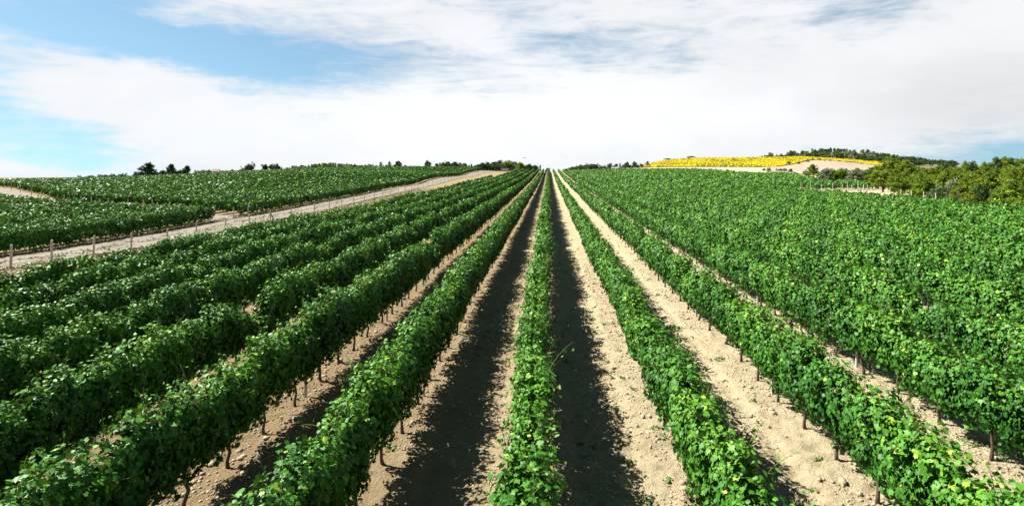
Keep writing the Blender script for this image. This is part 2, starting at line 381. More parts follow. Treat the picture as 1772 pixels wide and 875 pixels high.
M_grey = leaf_mat('olive_leaf', [(0, (.10, .13, .07)), (.6, (.19, .22, .13)), (1, (.34, .36, .26))], trans=(.2, .24, .1), tw=.12, rough=.6, spec=.2)

# ------------------------------------------------------------------ ground sheets
idx = np.arange(nyl*nxl).reshape(nyl, nxl)
q = np.stack([idx[:-1, :-1], idx[:-1, 1:], idx[1:, 1:], idx[1:, :-1]], -1).reshape(-1, 4)
g = obj('ground', mesh_arr('ground', np.stack([GX, GY, Z], -1).reshape(-1, 3), [q], M_soil, smooth=False)); tag(g, kind='structure')

def sheet(name, rows, mat, lift, kind='structure'):
    """rows: (J,I,2) array of x,y"""
    R = np.asarray(rows); z = ground_z(R[..., 0].ravel(), R[..., 1].ravel()).reshape(R.shape[:2])+lift
    if name == 'dirt_road': z = z+np.interp(np.arange(R.shape[1]), [0, 2, 3, 4, 6, 8, 9, 10, 12], [.05, .02, -.03, .02, .06, .02, -.03, .02, .05])[None]   # wheel ruts
    v = np.dstack([R, z]).reshape(-1, 3); J, I = R.shape[:2]; ix = np.arange(J*I).reshape(J, I)
    qq = np.stack([ix[:-1, :-1], ix[:-1, 1:], ix[1:, 1:], ix[1:, :-1]], -1).reshape(-1, 4)
    o = obj(name, mesh_arr(name, v, [qq], mat, smooth=True)); tag(o, kind=kind); return o
ys = np.r_[np.arange(4, 120, 1.0), np.arange(120, 400, 3.0)]
rw = []
for y in ys:
    bend = 1.5*sstep((y-200)/150)
    xl = -40.4+bend*.3+.25*math.sin(y*.21); xr = -33.4+bend+.3*math.sin(y*.37+1)+.15*math.sin(y*1.3)
    rw.append([(xl+(xr-xl)*k/12, y) for k in range(13)])
sheet('dirt_road', rw, M_road, .05)
# side track that climbs left between the two far fields
tr = [(-39.9, 74.5), (-54, 81.5), (-72, 90), (-90, 101.5), (-110, 120), (-147, 152), (-205, 200), (-260, 240)]
tr = np.array(tr); rw = []
for k in range(len(tr)-1):
    for s in np.linspace(0, 1, 14)[:-1 if k < len(tr)-2 else None]:
        p = tr[k]*(1-s)+tr[k+1]*s; d = tr[k+1]-tr[k]; d = d/np.hypot(*d); nrm = np.array([-d[1], d[0]])
        rw.append([tuple(p+nrm*w) for w in np.linspace(-3.2, 3.2, 7)])
sheet('side_track', rw, M_road, .05)
def interp(px, tab): return float(np.interp(px, [a for a, b in tab], [b for a, b in tab]))
rw = []; pxs = np.linspace(1325, 1560, 70)
for px in pxs:
    y0 = interp(px, [(1325, 225), (1400, 190), (1440, 160), (1560, 150)]); y1 = interp(px, [(1325, 330), (1350, 355), (1395, 405), (1430, 425), (1480, 420), (1560, 400)])
    rw.append([XY(px, y0+(y1-y0)*k/40) for k in range(41)])
sheet('stubble_field', rw, M_stub, .25)
rw = []; pts = []
pxs = np.linspace(1108, 1560, 110)
for px in pxs:
    y0 = interp(px, [(1108, 356), (1200, 342), (1325, 340), (1345, 358), (1395, 410), (1430, 432), (1480, 428), (1560, 408)])
    y1 = interp(px, [(1108, 362), (1125, 430), (1163, 480), (1210, 510), (1310, 530), (1389, 525), (1450, 512), (1560, 500)])
    rw.append([XY(px, y0+(y1-y0)*k/40) for k in range(41)])
R = np.array(rw); 
# sunflower field: a low sheet of foliage with tens of thousands of heads above it
n = 90000
u = rng.random(n)*(R.shape[0]-1.001); v = rng.random(n)*(R.shape[1]-1.001); i = u.astype(int); j = v.astype(int); fu = (u-i)[:, None]; fv = (v-j)[:, None]
pxy = (R[i, j]*(1-fu)+R[i+1, j]*fu)*(1-fv)+(R[i, j+1]*(1-fu)+R[i+1, j+1]*fu)*fv
hz = ground_z(pxy[:, 0], pxy[:, 1])+.7+rng.normal(0, .15, n)
patch = fbm(pxy[:, 0]*.05, pxy[:, 1]*.022, 77)+.25*vnoise(pxy[:, 0]*.3, pxy[:, 1]*.08, 5)+.0012*(pxy[:, 1]-pxy[:, 0]*1.1)*0
lowp = np.clip((410-pxy[:, 1])/90, 0, 1)*np.clip((150-pxy[:, 0])/60, 0, 1)
ti = np.where(rng.random(n) < np.clip((patch-.62)*2+lowp*.75+.02, .02, .75), rng.random(n)*.3, .5+.5*rng.random(n))
s = .42
o4 = np.array([(-1, -1), (1, -1), (1, 1), (-1, 1)])*s
tilt = rng.normal(0, .35, (n, 2)); vv = np.empty((n, 4, 3)); 
for k in range(4):
    vv[:, k, 0] = pxy[:, 0]+o4[k, 0]*(.7+.6*rng.random(n)); vv[:, k, 1] = pxy[:, 1]+o4[k, 1]*.7
    vv[:, k, 2] = hz+o4[k, 0]*tilt[:, 0]+o4[k, 1]*(.5+tilt[:, 1])
sf = obj('sunflower_field', mesh_arr('sunflower_field', vv.reshape(-1, 3), [np.arange(n*4).reshape(-1, 4)], M_sun, tint=ti))
tag(sf, 'yellow field of flowering sunflowers spread over the hillside on the right', 'sunflower field', kind='stuff')
bs = sheet('sunflower_ground', R, simple_mat('field_green', (.10, .15, .03), (.22, .22, .04), .15), .35)

# ------------------------------------------------------------------ vine leaves
def norm(v): return v/np.maximum(np.linalg.norm(v, axis=-1, keepdims=True), 1e-9)
HALF = np.array([(0, -.20), (.22, -.42), (.50, -.14), (.40, .04), (.52, .28), (.22, .30), (0, .62)])
L0 = np.concatenate([HALF, HALF[1:6]*[-1, 1]])        # 12 points
L0F = [(0, 1, 2, 3, 4, 5, 6), (0, 6, 11, 10, 9, 8, 7)]
L1 = np.array([(0, -.30), (.46, -.25), (.42, .28), (0, .58), (-.46, -.25), (-.42, .28)]); L1F = [(0, 1, 2, 3), (0, 3, 5, 4)]
L2 = np.array([(-.40, -.35), (.45, -.25), (.32, .42), (-.38, .36)]); L2F = [(0, 1, 2, 3)]
def leaf_mesh(c, nrm, tip, size, tint, lod, r):
    T, FC = ((L0, L0F), (L1, L1F), (L2, L2F))[lod]
    nrm = norm(nrm); tip = norm(tip-nrm*(tip*nrm).sum(-1, keepdims=True)); side = np.cross(tip, nrm)
    k = len(T); N = len(c); sz = size[:, None]
    ax = r.uniform(.82, 1.15, N)[:, None]; cup = r.uniform(-.05, .45, N)[:, None]
    V = np.empty((N, k, 3))
    for i, (a, b) in enumerate(T):
        h = -cup*abs(a)+(-.35*(b-.1)**2 if lod == 0 else 0)
        V[:, i] = c+sz*(side*(a*ax)+tip*b+nrm*h)
    base = (np.arange(N)*k)[:, None]
    groups = np.concatenate([base+np.array(f)[None] for f in FC], 0)
    return V.reshape(-1, 3), groups, np.tile(tint, len(FC))
def merge(parts):
    vs, gs, ts = [], {}, {}; off = 0
    for v, g_, t_ in parts:
        vs.append(v); gs.setdefault(g_.shape[1], []).append(g_+off); ts.setdefault(g_.shape[1], []).append(t_); off += len(v)
    ks = list(gs); return np.concatenate(vs), [np.concatenate(gs[k]) for k in ks], np.concatenate([np.concatenate(ts[k]) for k in ks])
def wav(t, seed, waves):
    r = np.random.default_rng(seed); s = 0
    for wl, am in waves: s = s+am*np.sin(2*math.pi*t/wl*(1+.1*r.random())+r.random()*6.28)
    return s
def row_x(X0, y): return X0+.05*np.sin(y*.31+X0*3)+.03*np.sin(y*.93+X0)
def hedge(X0, y0, y1, seed, dens=1.0, Ht=1.92, Hb=.44, shoots=True, wscale=1.0, gap=0.0, minsize=0, lean=0.0):
    r = np.random.default_rng(seed); cells = np.arange(y0, y1, 1.5); parts = {0: [], 1: [], 2: []}
    ts, sz = [], []
    for y in cells:
        d = math.hypot(X0, max(y, 1)); s = .082 if d < 15 else min(.40, .082+(d-15)*.0021)
        s = max(s, minsize)
        rate = dens*(12.0 if d < 60 else 10.5)/(s*s)*.72
        nn = int(rate*min(1.5, y1-y)); ts.append(y+r.random(nn)*min(1.5, y1-y)); sz.append(np.full(nn, s))
    t = np.concatenate(ts); s = np.concatenate(sz); N0 = len(t)
    pick = r.random(N0) < .42; t = np.concatenate([t, t[pick]]); s = np.concatenate([s, s[pick]*1.75]); N = len(t)   # bigger old leaves fill the inside
    th = r.random(N)*2*math.pi
    rho = 1-.55*r.random(N)**1.7; rho[N0:] = .25+.5*r.random(N-N0)
    top = Ht+wav(t, seed, [(1.35, .09), (3.1, .08), (7.7, .09), (.62, .08), (.33, .06)])
    dip = np.clip(wav(t, seed+1, [(5.3, .5), (9.1, .5), (17, .4)])-(.95-gap), 0, 1)*1.1
    top = top-dip; bot = Hb+wav(t, seed+2, [(1.35, .07), (.7, .08), (.4, .05), (4.1, .06)])
    bot = np.minimum(bot, top-.35)
    wid = wscale*(.315+wav(t, seed+3, [(1.35, .05), (2.9, .04), (.55, .03)]))
    lump = 1+.26*np.sin(th*3+t*4.1+seed)*np.sin(t*2.3+th*2)+.18*np.sin(th*5-t*7.3)*np.sin(t*5.1+th)+.10*np.sin(t*11+th*4)+.10*r.normal(size=N)
    cs, sn = np.cos(th), np.sin(th)
    a = (top-bot)/2; hc = (top+bot)/2
    k = np.sign(cs)*np.abs(cs)**.55; kz = np.sign(sn)*np.abs(sn)**.75
    xx = wid*(1+.12*sn)*rho*lump*k; zz = a*rho*kz*(1+.10*(lump-1))
    X = row_x(X0, t)+xx+lean*(zz+hc)
    Zv = ground_z(X0+0*t, t)+hc+zz
    c = np.stack([X, t+r.normal(0, .04, N), Zv], -1)
    nrm = np.stack([cs*1.25, r.normal(0, .25, N), sn*.75+.25], -1)*.9+r.normal(0, .42, (N, 3))
    tip = np.stack([cs*.5, np.zeros(N), -np.ones(N)], -1)+r.normal(0, .6, (N, 3))
    tint = np.clip(.31+.11*sn+.11*r.normal(size=N)+.12*(sn > .5)*r.random(N)+.10*np.sin(t*.9+seed), 0, 1)  # top leaves lighter as young growth; lower ones darkened to paint in side shading
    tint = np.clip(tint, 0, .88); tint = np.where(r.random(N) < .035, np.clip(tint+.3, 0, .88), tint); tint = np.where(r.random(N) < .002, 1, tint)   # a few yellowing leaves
    s = s*r.uniform(.55, 1.25, N)
    d = np.hypot(X0, t); lod = np.where(d < 19, 0, np.where(d < 55, 1, 2))
    out = []
    for L in (0, 1, 2):
        mk = lod == L
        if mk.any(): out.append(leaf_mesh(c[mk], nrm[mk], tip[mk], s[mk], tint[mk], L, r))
    stems = MB()
    if shoots:
        y = y0
        while y < min(y1, 90):
            d = math.hypot(X0, y); y += r.exponential(.15 if d < 40 else .35)
            if y > y1: break
            side = r.choice([-1, 1]); up = r.random() < .72
            g0 = gz(X0, y); topv = Ht+.0+wav(np.array([y]), seed, [(1.35, .05), (3.1, .07), (7.7, .08)])[0]-float(np.clip(wav(np.array([y]), seed+1, [(5.3, .5), (9.1, .5), (17, .4)])-(.95-gap), 0, 1)[0])*1.1
            p = Vector((float(row_x(X0, y))+side*r.random()*.3, y, g0+topv-.12)) if up else Vector((float(row_x(X0, y))+side*.30*wscale, y, g0+r.uniform(1.0, 1.7)))
            dr = Vector((side*r.uniform(0, .5), r.normal()*.5, 1)) if up else Vector((side, r.normal()*.7, r.uniform(-.1, .5)))
            dr.normalize(); Ls = r.uniform(.18, .52) if up else r.uniform(.12, .36)
            if r.random() < .12: Ls *= 1.8
            nl = int(4+Ls*14); pts = []
            q_ = p.copy()
            for k2 in range(6):
                pts.append(q_.copy()); q_ = q_+dr*(Ls/5); dr = (dr+Vector((side*.06, r.normal()*.08, -.10))).normalized()
            if d < 22: stems.tube(pts, [.006, .005, .005, .004, .003, .002], 3, False)
            cc, nn_, tt, ss = [], [], [], []
            for k2 in range(nl):
                f = (k2+.5)/nl; q2 = pts[min(int(f*5), 5)]
                cc.append(tuple(q2+Vector(r.normal(0, .035, 3)))); v3 = Vector(r.normal(0, .6, 3))+Vector((side*.3, 0, .7)); nn_.append(tuple(v3)); tt.append(tuple(Vector(r.normal(0, .7, 3))+Vector((0, 0, -.5))))
                ss.append((.085 if d < 15 else min(.2, .085+(d-15)*.0012))*(1.05-.6*f)*r.uniform(.8, 1.1))
            L = 0 if d < 19 else 1
            out.append(leaf_mesh(np.array(cc), np.array(nn_), np.array(tt), np.array(ss), np.clip(r.normal(.56, .13, nl), .2, .85), L, r))
    return out, stems
def trunk_mesh(seed, h=.85):
    r = np.random.default_rng(seed); b = MB(); pts = []; x = y = 0
    for i in range(7):
        pts.append((x, y, -.04+(h+.04)*i/6)); x += r.normal()*.022; y += r.normal()*.03
    b.tube(pts, [.042, .032, .028, .027, .026, .03, .02], 7)
    e = Vector(pts[5]); b.tube([e, e+Vector((.02, .16, .10)), e+Vector((.03, .4, .14))], [.02, .016, .01], 5)
    b.tube([e, e+Vector((-.02, -.14, .11)), e+Vector((-.01, -.38, .15))], [.018, .014, .009], 5)
    return b.mesh('vine_trunk', M_bark, True)
TRUNKS = [trunk_mesh(s_) for s_ in range(6)]
def stake_mesh(h, w, mat, name='stake'):
    b = MB(); b.prism([(-w, -w), (w, -w), (w, w), (-w, w)], -.1, h); return b.mesh(name, mat)
STK = stake_mesh(1.2, .022, M_stake)
def vine_row(X0, y0, y1, seed, label, group, trunks_to=0, **kw):
    root = empty('vine_row', (X0, y0, gz(X0, y0))); tag(root, label, 'vine row', group)
    parts, stems = hedge(X0, y0, y1, seed, **kw)
    v, gs, ti = merge(parts); v = v-np.array(root.location)[None]
    nf = sum(len(g_) for g_ in gs)
    if stems.v:                                      # thin green shoots belong to the foliage mesh
        sv = np.array(stems.v)-np.array(root.location)[None]; sq = np.array(stems.q)+len(v)
        v = np.concatenate([v, sv]); gs = list(gs)+[sq]; ti = np.concatenate([ti, np.full(len(sq), .5)])
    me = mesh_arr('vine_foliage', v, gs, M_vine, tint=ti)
    if stems.v:
        me.materials.append(M_stem); mi = np.zeros(len(me.polygons), dtype=np.int32); mi[nf:] = 1; me.polygons.foreach_set('material_index', mi)
    obj('foliage', me, root)
    r = random.Random(seed)
    if trunks_to:
        y = y0+.4; k = 0
        while y < min(y1, trunks_to) and k < 78:
            o = obj('trunk', TRUNKS[r.randrange(6)], root); o.location = Vector((float(row_x(X0, y)), y, gz(X0, y)))-root.location
            o.rotation_euler = (0, 0, r.choice([0, math.pi])+r.uniform(-.3, .3)); s2 = r.uniform(.85, 1.15); o.scale = (s2, s2, r.uniform(.95, 1.15)); k += 1
            if k % 5 == 2:
                o = obj('stake', STK, root); o.location = Vector((float(row_x(X0, y))+.05, y+.45, gz(X0, y+.45)))-root.location
            y += 1.36*r.uniform(.93, 1.07)
    return root
def start_y(X): return max(4.6, (abs(X)-2.5)/(1.02 if X < 0 else .92))
ORD = ['first', 'second', 'third', 'fourth', 'fifth', 'sixth', 'seventh', 'eighth', 'ninth', 'tenth', 'eleventh', 'twelfth', 'thirteenth', 'fourteenth', 'fifteenth', 'sixteenth', 'seventeenth', 'eighteenth']
for k in range(-7, 16):
    X0 = XR0+SP*k; y0 = start_y(X0); y1 = 322
    if k == -7: y1 = 196
    if k >= 15: continue
    if k == 0: lab = 'dense green vine row running straight away from the camera in the middle of the vineyard'
    elif k < 0: lab = f'green vine row with a dark shaded side, {ORD[-k-1]} row left of the middle one'
    else: lab = f'sunlit green vine row, {ORD[k-1]} row right of the middle one'
    if k == -7: lab = 'short green vine row nearest the dirt road, seventh left of the middle'
    if k == 14: lab = 'outermost sunlit vine row before the pines, fourteenth right of the middle'
    vine_row(X0, y0, y1, 100+k, lab, 'long vine rows of the main vineyard', trunks_to=95 if -3 <= k <= 3 else (55 if -5 <= k <= 5 else 0),
             gap=.34 if k in (-2, -3, -4, 2) else (.1 if k < 0 else 0), wscale=.85 if (k < -1 or k > 3) else .92, Ht=1.98 if k == -2 else (1.66 if k > 2 else (1.72 if k > 0 else 1.90)))


# ------------------------------------------------------------------ the far fields on the left (rows run the same way)
EDGE_A = [(-41.5, 72.5), (-54, 77.5), (-72, 86), (-90, 97), (-110, 115), (-147, 147), (-205, 195)]       # near side of the side track
EDGE_B = [(-41.5, 77.5), (-54, 85.5), (-72, 94), (-90, 106), (-110, 125), (-147, 158), (-205, 206), (-250, 240)]
def edge(X, tab):
    a = sorted(tab); return float(np.interp(X, [p[0] for p in a], [p[1] for p in a]))
def crest(X):       # far end of the rows of the upper field
    return float(np.interp(-X, [41, 80, 110, 140, 165, 210, 250], [345, 320, 292, 275, 262, 258, 262]))
for k in range(0, 32):
    X0 = -41.5-2.6*k; y0 = max(14, (abs(X0)-4)/1.0); y1 = edge(X0, EDGE_A)-1
    if y1-y0 < 2: break
    lab = 'shaded front vine row of the lower left field, facing the dirt road' if k == 0 else 'vine row inside the lower left field, beyond the dirt road'
    vine_row(X0, y0, y1, 300+k, lab, None if k == 0 else 'vine rows of the lower left field', trunks_to=72 if k == 0 else 0, shoots=k < 3, dens=.9, Ht=2.05, Hb=.25 if k == 0 else .45)
for k in range(0, 78):
    X0 = -41.5-2.6*k; y0 = edge(X0, EDGE_B); y1 = crest(X0)
    if y1-y0 < 3: break
    lab = 'front vine row of the upper left field, curving away beside the dirt road' if k == 0 else 'vine row on the slope of the upper left field, beyond the side track'
    vine_row(X0, y0, y1, 400+k, lab, None if k == 0 else 'vine rows of the upper left field', shoots=False, dens=.66, Ht=2.0, Hb=.3 if k == 0 else .5, minsize=.28)
# second field on the right, past the strip of bare ground
for k in range(0, 22):
    X0 = 40.6+2.6*k; y0 = float(np.interp(X0, [38, 44, 47, 60, 67.5, 69, 75], [122, 112, 102, 107, 119, 150, 186])); y1 = float(np.interp(X0, [38, 45, 56, 66, 70, 74, 76], [318, 300, 280, 220, 205, 190, 185]))
    if y1-y0 < 3: break
    vine_row(X0, y0, y1, 600+k, 'vine row of the right-hand field below the pale stubble slope', 'vine rows below the stubble slope', shoots=False, dens=.62, Ht=1.7, minsize=.30)

# ------------------------------------------------------------------ posts
def post_mesh(h, w, seed=0, top=True):
    r = random.Random(seed); b = MB(); lx, ly = r.uniform(-.02, .02), r.uniform(-.02, .02)
    pts = [(lx*i, ly*i+r.uniform(-.004, .004), -.15+(h+.15)*i/3) for i in range(4)]
    b.tube(pts, [w, w*.97, w*.95, w*.9], 8); return b.mesh('fence_post', M_post)
PM = [post_mesh(1.50, .070, i) for i in range(4)]; PS = [post_mesh(.66, .08, i) for i in range(3)]
def post(x, y, me, label, group, h=1.0, name='fence_post', rx=0, ry=0, w=1.0):
    o = obj(name, me, None, (x, y, gz(x, y))); o.scale = (w, w, h); o.rotation_euler = (rx, ry, random.uniform(0, 6)); tag(o, label, 'post', group); return o
tall = [18.6, 89, 161, 227, 288.6, 340.6, 389, 431, 504, 544, 570, 591, 612, 630, 647, 662, 676, 689, 701, 712, 723, 732, 741, 749, 756, 763, 769.5, 775.5, 781, 786.5, 791.5, 796.5, 801, 805.5, 809.5, 813.5, 817.5, 821, 824.5, 828]
for i, px in enumerate(tall):
    Y = 32.5*1000/(VX-px)
    near = i < 16
    lab = f'tall pale wooden post beside the dirt road, {ORD[i]} from the left edge' if near else 'small distant wooden post in the long line beside the dirt road'
    post(-32.5, Y, PM[i % 4], lab, 'tall posts along the near side of the dirt road', random.uniform(.96, 1.05), rx=random.uniform(-.02, .02), ry=random.uniform(-.02, .02))
# braced post: an upright with three slanting props
Y = 32.5*1000/(VX-468); bp = empty('braced_post', (-32.5, Y, gz(-32.5, Y))); tag(bp, 'pale wooden post propped by slanting stakes like a tripod beside the dirt road', 'post')
obj('upright', post_mesh(1.55, .065, 9), bp)
for dx, dy in ((-.62, -.2), (-.3, -.45), (.5, .35), (.62, -.35)):
    b = MB(); b.tube([(dx, dy, -.1), (dx*.08, dy*.08, 1.15)], [.045, .04], 7); obj('prop', b.mesh('prop', M_post), bp)
# short stubs between the road and the nearest vine row
for i, (px, yb) in enumerate([(83, 469), (166, 463), (245, 448), (313, 432), (373, 418), (422, 405), (480, 394), (505, 381), (541, 377), (597, 362), (641, 350), (657, 345)]):
    X = -28.6 if i not in (7,) else -30.5
    Y = -X*1000/(VX-px)
    post(X, Y, PS[i % 3], f'short wooden stub by the seventh vine row, {ORD[i]} from the left edge', 'short stubs along the last vine row', random.uniform(.9, 1.35))
# field-edge posts of the upper field along the side track
dpx = [17, 30, 46, 66, 84, 98, 112, 124, 141, 154, 171, 186, 200, 234, 261, 276, 305, 341, 381, 404, 429]
eb = np.array(EDGE_B)
for i, px in enumerate(dpx):
    best = min(np.linspace(0, 1, 600), key=lambda s_: abs(VX+F*np.interp(s_, np.linspace(0, 1, len(eb)), eb[:, 0])/np.interp(s_, np.linspace(0, 1, len(eb)), eb[:, 1])-px)) if px < 404 else None
    if best is not None: x = float(np.interp(best, np.linspace(0, 1, len(eb)), eb[:, 0])); y = float(np.interp(best, np.linspace(0, 1, len(eb)), eb[:, 1]))-1.6
    else: x = -40.6; y = 40.6*1000/(VX-px)
    post(x, y, PM[i % 4], ('pale post at the lower corner of the upper left field' if px in (381, 404, 429) else 'pale post at the edge of the upper left field, along the side track'),
         'corner posts of the upper left field' if px in (381, 404, 429) else 'posts along the side track', random.uniform(1.0, 1.25))
# end posts of the second line, far down the road
for i, px in enumerate([836, 841, 846, 851, 856, 861, 866, 870, 874, 878]):
    Y = 300-9*(i % 2)+i*3; x = (px-VX)/F*Y
    post(x, Y, PM[i % 4], 'tiny pale post on the bare ground at the far end of the road', 'posts at the far end of the road', 1.3)
# posts on the right, by the pines and by the strip of bare ground
for i, (px, Y) in enumerate([(1523, 77), (1541, 73.5), (1559, 70.5), (1577, 68), (1598, 65.5), (1620, 63)]):
    X = (px-VX)/F*Y
    post(X, Y, PM[i % 4], f'pale post between the vines and the pines, {ORD[i]} from the left', 'posts between vines and pines', 1.2, w=.75)
for i, (px, Y) in enumerate([(1350, 118), (1369, 113), (1386, 109), (1403, 106), (1414, 108), (1422, 101), (1429, 106), (1441, 98), (1444, 104), (1458, 95), (1467, 101), (1474, 92.5), (1485, 90.5), (1494, 89), (1501, 88)]):
    X = (px-VX)/F*Y
    post(X, Y, PM[i % 4], 'pale thin post on the strip of bare ground right of the vineyard', 'posts on the bare strip', random.uniform(.9, 1.15), w=.7)

# ------------------------------------------------------------------ trees
def crown_mesh(name, clumps, mat, seed, per=26, el=.30, wd=.13, spiky=.6):
    """clumps: list of (x,y,z,r); small blade-like faces burst from each clump"""
    r = np.random.default_rng(seed); C_ = []; Dv = []; Ss = []; T_ = []
    for (x, y, z, rad) in clumps:
        k = int(per*r.uniform(.7, 1.3)); d = norm(r.normal(size=(k, 3))*[1, 1, .8]+[0, 0, .15]); rr_ = rad*(.35+.65*r.random(k))[:, None]
        C_.append(np.array([x, y, z])+d*rr_); Dv.append(norm(d*spiky+norm(r.normal(size=(k, 3)))*(1-spiky)+[0, 0, .15])); Ss.append(np.full(k, rad)*r.uniform(.6, 1.25, k)); T_.append(np.clip(r.normal(.5, .18)+r.normal(0, .13, k), 0, 1))
    c = np.concatenate(C_); d = np.concatenate(Dv); s_ = np.concatenate(Ss)[:, None]; t_ = np.concatenate(T_); n = len(c)
    w = norm(np.cross(d, norm(r.normal(size=(n, 3)))))
    V = np.stack([c-w*s_*wd*1.2-d*s_*el*.6, c+w*s_*wd*1.2-d*s_*el*.6, c+w*s_*wd*.7+d*s_*el, c-w*s_*wd*.7+d*s_*el], 1)
    return mesh_arr(name, V.reshape(-1, 3), [np.arange(n*4).reshape(-1, 4)], mat, tint=t_)
def make_tree(kind, mat, seed, bare=0):
    """unit: height 1; returns (crown mesh, trunk mesh)"""
    r = random.Random(seed); cl = []; tb = MB()
    def limb(p0, p1, r0, r1, sag=.0):
        m_ = (Vector(p0)+Vector(p1))/2+Vector((0, 0, sag)); tb.tube([p0, m_, p1], [r0, (r0+r1)/2, r1], 5, False)
    if kind == 'pine':                       # broad young red pine, branches to the ground
        lx, ly = r.uniform(-.05, .05), r.uniform(-.05, .05); W = r.uniform(.36, .46)
        tb.tube([(0, 0, -.05), (lx*.5, ly*.5, .4), (lx, ly, .93)], [.028, .02, .006], 6)
        for i in range(34):
            h = .10+.80*(i/34)+r.uniform(-.02, .02); a = i*2.4+r.uniform(-.5, .5)
            prof = (1-(h-.1)/.92)**.75*(.75+.25*math.sin(min(h/.35, 1)*math.pi/2)); L = W*prof*r.uniform(.65, 1.2)
            p0 = (lx*h, ly*h, h-.06); p1 = (lx*h+math.cos(a)*L, ly*h+math.sin(a)*L, h+L*r.uniform(.1, .45)); limb(p0, p1, .010, .004)
            for f in (.45, .75, 1.0):
                cl.append((p0[0]+(p1[0]-p0[0])*f+r.uniform(-.02, .02), p0[1]+(p1[1]-p0[1])*f+r.uniform(-.02, .02), p0[2]+(p1[2]-p0[2])*f+r.uniform(-.01, .03), r.uniform(.045, .085)*(1.1-.35*h)))
                if f > .6 and L > .15: cl.append((p1[0]*f+r.uniform(-.08, .08), p1[1]*f+r.uniform(-.08, .08), p0[2]+(p1[2]-p0[2])*f+r.uniform(-.03, .05), r.uniform(.04, .07)))
        for i in range(4): cl.append((lx+r.uniform(-.02, .02), ly+r.uniform(-.02, .02), .86+.035*i, .04-.006*i))
    elif kind == 'spire':                    # narrow young pine
        tb.tube([(0, 0, -.05), (0, 0, .95)], [.02, .005], 6)
        for i in range(26):
            h = .12+.80*i/26; a = i*2.4; L = .20*(1-h)**.7*r.uniform(.6, 1.25)+.02; p1 = (math.cos(a)*L, math.sin(a)*L, h+L*.5); limb((0, 0, h), p1, .007, .003)
            cl.append((*p1[:2], p1[2], r.uniform(.04, .065))); cl.append((p1[0]*.5, p1[1]*.5, h+.02, .05))
        cl.append((0, 0, .93, .035)); cl.append((0, 0, .97, .02))
    elif kind == 'bush':
        for j in range(4):
            a = r.uniform(0, 6.3); tb.tube([(0, 0, -.05), (math.cos(a)*.12, math.sin(a)*.12, .35), (math.cos(a)*.3, math.sin(a)*.3, .65)], [.03, .02, .008], 5)
        for i in range(60):
            a = r.uniform(0, 6.28); e = math.asin(r.uniform(-.15, .98)); rr_ = r.uniform(.55, 1)
            cl.append((math.cos(a)*math.cos(e)*.55*rr_, math.sin(a)*math.cos(e)*.5*rr_, .12+.78*max(0, math.sin(e))*rr_*r.uniform(.85, 1.08), r.uniform(.08, .14)))
    elif kind == 'leaning':                  # wind-shaped tree, crown climbing to one side in tufts
        tb.tube([(0, 0, -.05), (-.04, 0, .3), (.06, .0, .62), (.16, 0, .9)], [.04, .03, .02, .008], 6)
        for i in range(26):
            h = .12+.78*i/26; side = -1 if i % 2 else 1; L = r.uniform(.12, .60 if side < 0 else .38)*(1.08-h)
            cx = -.04+.24*h; p1 = (cx+side*L, r.uniform(-.3, .3)*(1-h), h+L*(.35 if side < 0 else .2)*r.uniform(.3, 1.2)); limb((cx, 0, h-.03), p1, .014, .005)
            for f in (.3, .6, .85, 1.0): cl.append((cx+(p1[0]-cx)*f+r.uniform(-.03, .03), p1[1]*f+r.uniform(-.03, .03), h+(p1[2]-h)*f+r.uniform(-.02, .03), r.uniform(.05, .09)))
        for i in range(5): cl.append((.12+.02*i, r.uniform(-.03, .03), .84+.03*i, .045))
    elif kind == 'round':                    # short clear trunk, rounded uneven crown
        tb.tube([(0, 0, -.05), (.02, 0, .25), (0, .02, .55)], [.045, .035, .02], 6)
        for i in range(8):
            a = i*.8; p1 = (math.cos(a)*.3, math.sin(a)*.3, .55+r.uniform(0, .25)); limb((0, 0, .3), p1, .02, .006)
        off = [(r.uniform(-.3, .3), r.uniform(-.25, .25), r.uniform(.42, .74), r.uniform(.16, .27)) for _ in range(8)]
        for o_ in off:
            for _ in range(11):
                d = Vector((r.gauss(0, 1), r.gauss(0, 1), r.gauss(0, .8))).normalized()*o_[3]*r.uniform(.6, 1); cl.append((o_[0]+d.x, o_[1]+d.y, max(.15, o_[2]+d.z), r.uniform(.055, .09)))
    elif kind == 'flat':                     # wide flat-topped crown
        tb.tube([(0, 0, -.05), (.05, 0, .35), (0, 0, .7)], [.05, .035, .02], 6)
        for i in range(7):
            a = i*.9; p1 = (math.cos(a)*.6, math.sin(a)*.4, .78); limb((.02, 0, .4), p1, .022, .007)
        for i in range(60): a = r.uniform(0, 6.28); q_ = math.sqrt(r.random()); cl.append((math.cos(a)*.9*q_, math.sin(a)*.5*q_, .72+.2*(1-q_*q_)+r.uniform(-.06, .06), r.uniform(.08, .13)))
    big = kind in ('pine',)
    cr = crown_mesh(kind+'_crown', cl, mat, seed, per=36 if big else 26, el=.62, wd=.15)
    return cr, tb.mesh(kind+'_trunk', M_tbark, True)
PROTO = {}
def proto(kind, mk, v):
    if (kind, mk, v) not in PROTO:
        PROTO[(kind, mk, v)] = make_tree(kind, {'p': M_pine, 'd': M_dark, 'g': M_grey}[mk], abs(hash_(kind+mk))+v*7)
    return PROTO[(kind, mk, v)]
def hash_(s_): return sum((i+1)*ord(c) for i, c in enumerate(s_)) % 9973
NAMES = {'pine': 'pine_tree', 'spire': 'young_pine', 'bush': 'shrub', 'leaning': 'windswept_tree', 'round': 'round_tree', 'flat': 'flat_topped_tree'}
CATS = {'pine': 'pine tree', 'spire': 'pine tree', 'bush': 'shrub', 'leaning': 'tree', 'round': 'tree', 'flat': 'tree'}
